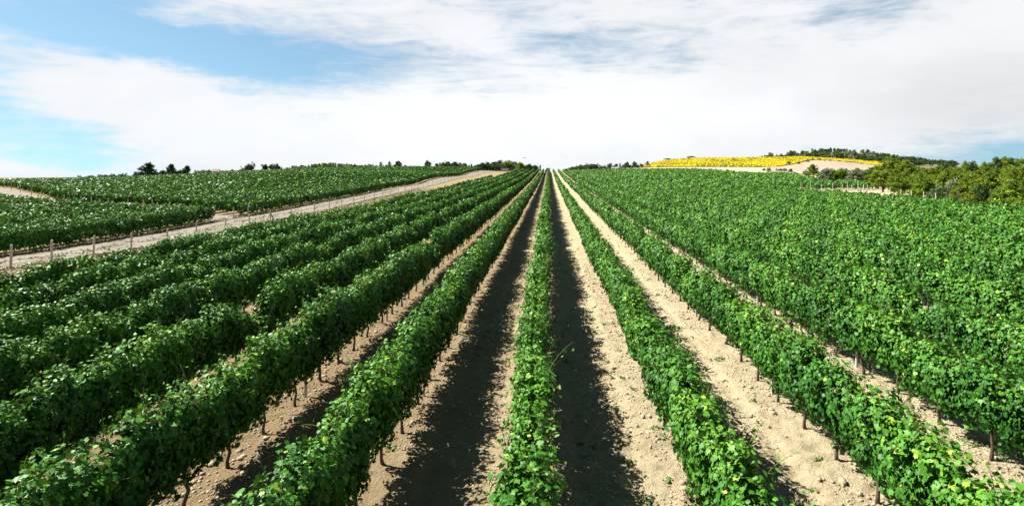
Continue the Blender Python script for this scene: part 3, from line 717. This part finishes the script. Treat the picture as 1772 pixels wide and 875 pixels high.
def tree(px, Y, top, kind, mk, label, group=None, wide=1.0, v=None, h=None, parts=True, flip=1):
    x, y = XY(px, Y); z = gz(x, y)
    H = h if h else max(1.2, CAMZ-(top-HY)/F*Y-z)
    v = random.randrange(3) if v is None else v
    cr, tk = proto(kind, mk, v)
    root = empty(NAMES[kind], (x, y, z), random.uniform(0, 6.28) if kind not in ('leaning', 'flat') else 0); tag(root, label, CATS[kind], group)
    root.scale = (H*wide*flip, H*wide, H)
    obj('crown', cr, root); obj('trunk', tk, root)
    return root
# left skyline
tree(136, 232, 301, 'bush', 'd', 'tiny dark bush alone at the left end of the horizon trees', wide=.7)
for i, (px, tp, w) in enumerate([(157, 300.5, 1), (168, 299.5, 1.2), (183, 299.8, 1.1), (196, 297.7, 1.0), (207, 298.3, .9), (215, 296.8, .8)]):
    tree(px, 236, tp, 'bush', 'd', f'low dark shrub left of the windswept tree, {ORD[i]} of six from the left', 'low dark shrubs on the left crest', wide=w)
tree(252, 240, 281, 'leaning', 'd', 'largest dark windswept tree on the left skyline', wide=1.3, v=0)
tree(236, 238, 296, 'bush', 'd', 'low bush at the left foot of the largest windswept tree', wide=.8)
tree(272, 242, 290, 'bush', 'd', 'low dark bush between the two windswept trees', wide=.85)
tree(292, 242, 283, 'leaning', 'd', 'second dark windswept tree on the left skyline, slightly smaller', wide=1.2, v=1)
tree(309, 243, 288.5, 'round', 'd', 'left half of the notched pair of dark trees right of the windswept trees', wide=1.1)
tree(320, 243, 286, 'leaning', 'd', 'right half of the notched pair of dark trees right of the windswept trees', wide=1.3, v=1)
tree(430, 262, 279.5, 'round', 'd', 'lone ragged dark tree on the skyline between the two left clumps', wide=.95, v=2)
tree(458, 266, 281.5, 'round', 'd', 'left and lower tree of the dark pair on the skyline', wide=.9, v=0)
tree(472, 266, 278.5, 'round', 'd', 'right and taller tree of the dark pair on the skyline', wide=.85, v=1)
tree(484, 268, 284.5, 'bush', 'd', 'small dark bush at the right of the dark pair on the skyline', wide=.7)
# low wood behind the upper field
R2 = random.Random(4)
px = 340
while px < 424:
    tree(px, R2.uniform(318, 345), R2.uniform(291.6, 293.4), R2.choice(['round', 'bush']), R2.choice('gd'), 'grey-green tree top of the far wood left of the lone skyline tree', 'trees of the far wood left of the lone tree', wide=R2.uniform(.7, 1.0)); px += R2.uniform(4, 6)
px = 496
while px < 735:
    tp = float(np.interp(px, [496, 520, 545, 580, 640, 735], [288, 286, 281.8, 281.5, 284.5, 286.5]))+R2.uniform(-1.2, 1.3)
    tree(px, R2.uniform(330, 350), tp, R2.choice(['pine', 'round', 'bush', 'spire']), R2.choice('pgd'), 'small hazy green tree of the low wood behind the upper left field', 'trees of the low wood behind the upper left field', wide=R2.uniform(.9, 1.4)); px += R2.uniform(3, 5.5)
for i, (px, tp, kd) in enumerate([(659, 279.5, 'spire'), (674, 278.8, 'spire'), (689, 277.6, 'pine')]):
    tree(px, 325, tp, kd, 'd', f'dark pointed pine rising from the low wood, {ORD[i]} of three from the left', 'pointed pines above the low wood', wide=1.3)
tree(740, 330, 276.8, 'pine', 'd', 'dark broad pine standing at the left end of the roadside pine belt', wide=1.1)
px = 756; i = 0
while px < 937:
    tp = float(np.interp(px, [756, 773, 785, 800, 815, 840, 862, 880, 900, 912, 925, 937], [281, 278, 280, 281.5, 284, 281, 277.5, 277, 280, 284, 283.5, 287]))+R2.uniform(-1.4, 1.6)
    tree(px, R2.uniform(352, 372), tp, R2.choice(['pine', 'pine', 'round', 'spire']), R2.choice('ddp'), 'dark pine in the belt of trees where the road meets the skyline', 'pines of the belt at the end of the road', wide=R2.uniform(.9, 1.3)); px += R2.uniform(3.2, 5.8)
tree(948, 372, 288.5, 'bush', 'd', 'tiny bush on the skyline straight above the middle vine row', wide=.9)
# grey-green hump of trees right of the middle
px = 982
while px < 1040:
    tp = float(np.interp(px, [982, 1000, 1020, 1032, 1040], [289, 284.2, 281.2, 282, 286]))+R2.uniform(-.6, .6)
    tree(px, R2.uniform(372, 388), tp, R2.choice(['round', 'bush']), R2.choice('dgd'), 'grey-green tree of the rounded grove right of the row ends', 'trees of the rounded grove', wide=R2.uniform(1.0, 1.5)); px += R2.uniform(2.8, 4.6)
for i, (px, tp, kd, mk) in enumerate([(1044, 284.5, 'bush', 'd'), (1051, 283, 'bush', 'g'), (1057, 281, 'round', 'd'), (1064, 282, 'round', 'd'), (1073, 281.5, 'spire', 'd'), (1079, 284, 'bush', 'g'), (1085, 279.2, 'pine', 'd'), (1091, 284, 'bush', 'g'), (1098, 278.4, 'pine', 'd'), (1104, 284, 'bush', 'g'), (1111, 281.8, 'round', 'd')]):
    tree(px, 346, tp, kd, mk, f'tree in the loose line left of the sunflower field, {ORD[i]} from the grove', 'loose line of trees left of the sunflower field', wide=1.05)
tree(1120.5, 405, 278.5, 'spire', 'd', 'small dark tree on the left rim of the sunflower field', wide=1.9)
tree(1131, 430, 279.8, 'bush', 'd', 'smallest dark bush on the left rim of the sunflower field')
tree(1146, 445, 277.6, 'bush', 'd', 'dark bush on the rim just left of the flat-topped tree')
tree(1155, 455, 274.2, 'flat', 'd', 'small flat-topped dark tree on the rim of the sunflower field', wide=1.4)
tree(1196, 478, 270.4, 'flat', 'd', 'lone dark spreading tree standing on the crest of the sunflower field', wide=1.05, v=1)
tree(1138, 352, 286, 'bush', 'd', 'low dark bush at the foot of the sunflower field, left one', wide=1.2)
tree(1159, 352, 286, 'bush', 'd', 'low dark bush at the foot of the sunflower field, right one', wide=1.4)
# bushes of the stubble slope
for i, (px, Y, tp, kd, mk, w, lab) in enumerate([
    (1364.5, 372, 277.5, 'round', 'd', .95, 'round dark tree at the left corner where sunflowers meet stubble'),
    (1382, 385, 278.4, 'bush', 'd', .9, 'small round bush on the sunflower edge right of the corner tree'),
    (1398, 400, 275, 'bush', 'g', .9, 'grey-green bush on the sunflower edge near the top of the stubble'),
    (1406, 412, 272.4, 'spire', 'd', 1.3, 'slim dark bush at the top corner of the stubble'),
    (1418, 408, 273, 'round', 'd', 1.0, 'dark round tree at the top of the stubble slope'),
    (1427, 400, 279, 'bush', 'g', .8, 'tiny grey bush below the dark round tree on the stubble'),
    (1436, 402, 279, 'bush', 'd', 1.3, 'low spreading dark bush on the upper stubble bank'),
    (1451, 402, 279.6, 'bush', 'd', 1.2, 'low dark bush in the middle of the upper stubble bank'),
    (1465, 398, 279.4, 'round', 'd', .95, 'left bush of the dark pair on the upper stubble bank'),
    (1472, 396, 279.8, 'bush', 'g', .9, 'right bush of the pair on the upper stubble bank'),
    (1491, 394, 282, 'bush', 'g', 1.0, 'last low bush at the right end of the stubble bank'),
    (1322, 236, 289.8, 'bush', 'd', 1.0, 'low dark bush left of the group under the stubble slope'),
    (1331, 226, 288.5, 'bush', 'p', .95, 'green bush at the left end of the group under the stubble slope'),
    (1345, 226, 290.5, 'bush', 'g', .9, 'grey bush second in the group under the stubble slope'),
    (1351, 225, 290, 'bush', 'd', .9, 'dark bush third in the group under the stubble slope'),
    (1358, 224, 289.5, 'bush', 'd', .9, 'dark bush right end of the group under the stubble slope'),
    (1368, 215, 290.5, 'bush', 'd', .9, 'single round bush right of the group under the stubble slope'),
    (1407, 186, 283.2, 'pine', 'p', 1.15, 'broad green pine standing before the stubble slope'),
    (1395, 182, 293, 'bush', 'p', 1.0, 'low bush at the left foot of the broad green pine'),
    ]):
    tree(px, Y, tp, kd, mk, lab, wide=w)
px = 1424
while px < 1512:
    tree(px, R2.uniform(128, 160), R2.uniform(287.5, 294)+max(0, (1440-px)*.25), R2.choice(['pine', 'round', 'bush']), R2.choice('pdpg'), 'green bushy tree in the thicket left of the big pines', 'trees of the thicket left of the big pines', wide=R2.uniform(.9, 1.3)); px += R2.uniform(3.5, 6)
# wooded hill behind the sunflowers
px = 1313
while px < 1655:
    base = float(np.interp(px, [1313, 1389, 1440, 1500, 1560, 1620], [272, 269.3, 268, 272, 279, 283]))
    ridge = float(np.interp(px, [1313, 1340, 1390, 1420, 1440, 1470, 1500, 1530, 1560, 1620, 1650], [267.5, 264.5, 261.5, 260, 258, 259.5, 263, 268, 275, 281, 284]))
    for Y in (545, 580, 615, 655):
        if px < 1360 and Y > 600: continue
        if Y == 580 or px > 1540: tree(px+R2.uniform(-3, 3), Y-10, ridge+R2.uniform(0, 4)+(2 if Y != 580 else 0), R2.choice(['pine', 'round', 'bush']), R2.choice('ddgp'), 'small dark green tree on the wooded hill above the sunflowers', 'trees of the wooded hill', wide=R2.uniform(.5, .8))
        else: tree(px+R2.uniform(-3, 3), Y+R2.uniform(-14, 14), 0, R2.choice(['pine', 'round', 'bush', 'bush', 'spire']), R2.choice('dddgp'), 'small dark green tree on the wooded hill above the sunflowers', 'trees of the wooded hill', wide=R2.uniform(.9, 1.4), h=R2.uniform(3.0, 6.8))
    px += R2.uniform(6, 9)
for i, (px, Y, tp) in enumerate([(1437, 668, 254.8), (1444, 670, 255.4), (1461, 668, 256.6), (1410, 620, 257.6), (1368, 600, 259.8)]):
    tree(px, Y, tp, 'pine', 'd', f'taller dark pine on the wooded hill, number {i+1} of five by height'.replace('number 1 of five by height', 'highest of all').replace('number 2 of five by height', 'just right of the highest').replace('number 3 of five by height', 'right of its top').replace('number 4 of five by height', 'left of its top').replace('number 5 of five by height', 'on its left shoulder'), 'tall pines of the wooded hill', wide=.95)
px = 1496
while px < 1660:
    for Y in (500, 530, 560, 600):
        tree(px+R2.uniform(-3, 3), Y+R2.uniform(-12, 12), 0, R2.choice(['pine', 'round', 'bush', 'round']), R2.choice('ddd'), 'dark tree of the dense wood sloping down right of the hill', 'trees of the dense wood right of the hill', wide=R2.uniform(1.0, 1.4), h=R2.uniform(3.8, 6.0))
    px += R2.uniform(7, 10)
# pine wood on the right
big = [(1528, 92, 283, 'pine', 'p', 1.2, 'broad olive pine at the left foot of the tallest pine'), (1546, 90, 268, 'pine', 'p', 1.25, 'tallest olive-green pine at the left end of the right-hand pine wood'),
       (1566, 86, 276, 'pine', 'p', 1.2, 'olive pine right beside the tallest pine'), (1556, 80, 300, 'pine', 'p', 1.3, 'low pine in front of the tallest pine')]
for b in big: tree(*b[:5], b[6], 'large pines of the right-hand wood', wide=b[5])
topc = [(1575, 281), (1600, 284), (1622, 283), (1637, 279), (1650, 286), (1672, 278), (1683, 279), (1705, 279), (1725, 272), (1741, 269), (1752, 272), (1768, 272), (1790, 270), (1860, 268)]
px = 1580; k = 0
while px < 1880:
    tp = interp(px, topc)
    tree(px, R2.uniform(95, 112), tp+R2.uniform(-.5, 6), 'pine', 'p', 'lime-green pine in the back of the right-hand pine wood', 'pines in the back of the right-hand wood', wide=R2.uniform(.75, 1.1)); px += R2.uniform(6, 9)
for i, (px, tp) in enumerate([(1636, 279), (1671, 277), (1682, 277.5), (1704, 278.5), (1725, 270), (1741, 268.5), (1751, 271.5), (1768, 272)]):
    tree(px, 96, tp, 'spire', 'p' if i % 2 else 'd', f'slender pine tip rising above the pine wood, {ORD[i]} from the left', 'slender pine tips of the right-hand wood', wide=.9)
px = 1584
while px < 1860:
    tree(px, R2.uniform(79, 88)-(px-1584)*.06, interp(px, topc)+R2.uniform(9, 20), 'pine', R2.choice('pppp'), 'olive-green pine in the middle of the right-hand pine wood', 'pines in the middle of the right-hand wood', wide=R2.uniform(.85, 1.15)); px += R2.uniform(7, 11)
for i, (px, tp, kd, mk, w, lab) in enumerate([
    (1597, 304, 'pine', 'p', 1.25, 'bright lime-green low pine at the front of the wood, nearest the gap'), (1584, 322, 'bush', 'p', .8, 'low lime bush at the foot of the bright low pine'), (1622, 317, 'bush', 'g', 1.1, 'grey-green round bush at the vineyard edge'),
    (1642, 309, 'bush', 'd', 1.1, 'dark green round bush in the middle of the wood front'), (1650, 304, 'bush', 'g', .6, 'pale silvery shrub above the dark round bush'), (1665, 306, 'pine', 'p', .9, 'small yellow-green pine right of the dark round bush'),
    (1664, 328, 'bush', 'g', 1.3, 'pale silvery olive bush low at the vineyard edge'), (1690, 314, 'pine', 'p', 1.2, 'spreading olive pine right of the silvery bush'), (1711, 316, 'round', 'd', 1.0, 'dark green leafy tree near the right edge'),
    (1730, 320, 'pine', 'p', 1.0, 'cone-shaped lime pine low at the vineyard edge near the right'), (1754, 309, 'pine', 'p', 1.3, 'large low olive pine at the right edge of the photo'), (1712, 334, 'bush', 'p', 1.0, 'low yellow-green shrub under the dark leafy tree'),
    (1742, 341, 'bush', 'p', .8, 'smallest yellow-green shrub at the vineyard edge near the right'), (1800, 312, 'pine', 'p', 1.2, 'olive pine just beyond the right edge'), (1679, 336, 'bush', 'p', 1.2, 'low brown-green shrub beside the silvery bush')]):
    tree(px, 74-(px-1584)*.085, tp, kd, mk, lab, wide=w)

# ------------------------------------------------------------------ farmhouse roof far off on the left, low pale wall at the road's end, aircraft
hx, hy = XY(374, 300); hh = empty('farmhouse', (hx, hy, gz(hx, hy)), .3)
tag(hh, 'small far farm hut with a pinkish roof just showing over the left crest', 'house')
zt = CAMZ-(292.2-HY)/F*hy-hh.location.z
M_wall = simple_mat('plaster', (.62, .56, .48), (.74, .68, .6), 2); M_roof = simple_mat('clay_tile', (.40, .30, .24), (.52, .41, .34), 3)
b = MB(); b.box((0, 0, (zt-1.22)/2), (3.4, 3, zt-1.22)); obj('wall', b.mesh('house_wall', M_wall), hh)
b = MB(); b.v = [(-1.9, -1.8, zt-1.25), (1.9, -1.8, zt-1.25), (1.9, 1.8, zt-1.25), (-1.9, 1.8, zt-1.25), (-1.7, 0, zt), (1.7, 0, zt)]; b.q = [(0, 1, 5, 4), (2, 3, 4, 5), (0, 3, 2, 1)]; b.n = [(0, 4, 3), (1, 2, 5)]
obj('roof', b.mesh('house_roof', M_roof), hh)
for wx in (-1.0, 1.0):
    b = MB(); b.box((wx, -1.52, zt-2.0), (.6, .06, .8)); obj('window', b.mesh('house_window', simple_mat('window_dark', (.03, .03, .04), (.06, .06, .07), 1, .3)), hh)
wx_, wy_ = XY(874, 331); wl = empty('boundary_wall', (wx_, wy_, gz(wx_, wy_)), .1); tag(wl, 'low whitish wall with a flat top at the far end of the dirt road', 'wall')
M_white = simple_mat('whitewash', (.66, .62, .57), (.78, .74, .69), 1)
b = MB(); b.box((0, 0, .85), (4, .35, 1.9)); obj('panel', b.mesh('wall_panel', M_white), wl); b = MB(); b.box((0, 0, 1.86), (4.2, .5, .14)); obj('coping', b.mesh('wall_coping', M_white), wl)
ay = 1400; ax = (907.5-VX)/F*ay; az_ = CAMZ-(273.3-HY)/F*ay
ac = empty('aircraft', (ax, ay, az_), 0); tag(ac, 'tiny pale aircraft with a reddish tail low over the tree line', 'aircraft')
M_ac = simple_mat('aircraft_paint', (.55, .58, .6), (.62, .65, .68), 1, .4); M_red = simple_mat('red_paint', (.5, .08, .06), (.55, .1, .08), 1, .4); M_dk = simple_mat('canopy_dark', (.06, .1, .12), (.08, .12, .14), 1, .2)
b = MB(); b.tube([(-4.8, 0, 0), (-4.2, 0, 0), (-1, 0, .15), (2, 0, .1), (4.6, 0, .3)], [.1, .55, .75, .5, .15], 10); obj('fuselage', b.mesh('fuselage', M_ac, True), ac)
b = MB(); b.box((-1.2, 0, .55), (1.5, 10, .12)); obj('wing', b.mesh('wing', M_ac), ac)
b = MB(); b.box((4.3, 0, .9), (.9, .1, 1.5)); obj('tail_fin', b.mesh('tail_fin', M_red), ac)
b = MB(); b.box((4.3, 0, .35), (.8, 3, .08)); obj('tailplane', b.mesh('tailplane', M_red), ac)
b = MB(); b.tube([(-2.9, 0, .55), (-2.2, 0, .8), (-1.2, 0, .78)], [.15, .4, .3], 8); obj('cockpit', b.mesh('cockpit', M_dk, True), ac)

# ------------------------------------------------------------------ far low wood in the valley (left), loose soil, weeds
def blades(name, pts_, mat, seed, n_per, spread, size, label, cat, up=.8):
    r = np.random.default_rng(seed); n = len(pts_)*n_per; c = np.repeat(pts_, n_per, 0)+np.c_[r.normal(0, spread, (n, 2)), np.abs(r.normal(0, spread*.35, n))]
    v, g_, t_ = leaf_mesh(c, r.normal(0, .5, (n, 3))+[0, 0, up], r.normal(0, 1, (n, 3))+[0, 0, .4], r.uniform(.6, 1.3, n)*size, np.clip(r.normal(.45, .25, n), 0, 1), 1, r)
    o = obj(name, mesh_arr(name, v, [g_], mat, tint=t_)); tag(o, label, cat, kind='stuff'); return o
# weeds: small rosettes on the tilled soil, more under the rows
r = np.random.default_rng(8); n = 900
y = 8.5+34*r.random(n)**1.5; x = (r.random(n)-.5)*26
off = ((x-XR0) % SP); keep = (np.abs(off-SP/2) > .35) | (r.random(n) < .35); clus = fbm(x*.6, y*.6, 12) > .42; x, y = x[keep & clus], y[keep & clus]
blades('weeds', np.stack([x, y, ground_z(x, y)+.01], -1), M_weed, 9, 15, .055, .055, 'small green weeds scattered over the bare soil', 'weeds')
r = np.random.default_rng(21); n = 700; y = 8.5+26*r.random(n)**1.4; x = (r.random(n)-.5)*24
M_dead = leaf_mat('dead_leaf', [(0, (.16, .05, .02)), (.6, (.24, .14, .05)), (1, (.36, .27, .12))], spec=.1)
blades('dead_leaves', np.stack([x, y, ground_z(x, y)+.015], -1), M_dead, 22, 1, .02, .07, 'fallen reddish and brown vine leaves on the bare soil', 'dead leaves', up=1.5)
# dry grass and weeds along the road edges
x = []; y = []
for k in range(5200):
    yy = 22+120*r.random()**1.6; x.append(r.choice([-41.3, -40.6, -33.2, -31.4, -36.9])+r.normal(0, .5)); y.append(yy)
x = np.array(x); y = np.array(y)
blades('verge_grass', np.stack([x, y, ground_z(x, y)+.03], -1), M_dryg, 10, 9, .12, .13, 'dry grass tufts along the edges of the dirt road', 'grass', up=.1)
# dug-over bank of clods between the road and the posts
def clods(name, x, y, s_, label, seed):
    r = np.random.default_rng(seed)
    ico = np.array([(0, 0, 1), (.894, 0, .447), (.276, .851, .447), (-.724, .526, .447), (-.724, -.526, .447), (.276, -.851, .447), (.724, .526, -.447), (-.276, .851, -.447), (-.894, 0, -.447), (-.276, -.851, -.447), (.724, -.526, -.447), (0, 0, -1)])
    fc = np.array([(0, 1, 2), (0, 2, 3), (0, 3, 4), (0, 4, 5), (0, 5, 1), (1, 6, 2), (2, 7, 3), (3, 8, 4), (4, 9, 5), (5, 10, 1), (6, 7, 2), (7, 8, 3), (8, 9, 4), (9, 10, 5), (10, 6, 1), (11, 7, 6), (11, 8, 7), (11, 9, 8), (11, 10, 9), (11, 6, 10)])
    n = len(x); V = ico[None]*r.uniform(.6, 1.25, (n, 12, 1))*s_[:, None, None]*np.stack([r.uniform(.7, 1.4, n), r.uniform(.7, 1.4, n), r.uniform(.5, .9, n)], -1)[:, None]
    V = V+np.stack([x, y, ground_z(x, y)+s_*.15], -1)[:, None]
    o = obj(name, mesh_arr(name, V.reshape(-1, 3), [((np.arange(n)*12)[:, None, None]+fc[None]).reshape(-1, 3)], M_clod)); tag(o, label, 'soil clods', kind='stuff')
n = 60000; y = 8.2+24*r.random(n)**1.3; x = -8+18*r.random(n); off = np.abs(((x-XR0) % SP)-SP/2)
rk = (fbm(x*.6, y*.5, 41) > .36) & ((off > .75) | (off < .3) | (r.random(n) < .3)); s_ = .010+.028*r.random(n)**3+.06*(r.random(n) < .03)*r.random(n)
clods('soil_clods', x[rk], y[rk], s_[rk], 'loose crumbs and clods of dry soil between the near rows', 3)
n = 9000; y = 24+125*r.random(n)**1.5; x = -31.2+r.normal(0, .9, n); s_ = .04+.12*r.random(n)**2
clods('bank_clods', x, y, s_, 'dug-over lumps of earth along the near edge of the dirt road', 4)
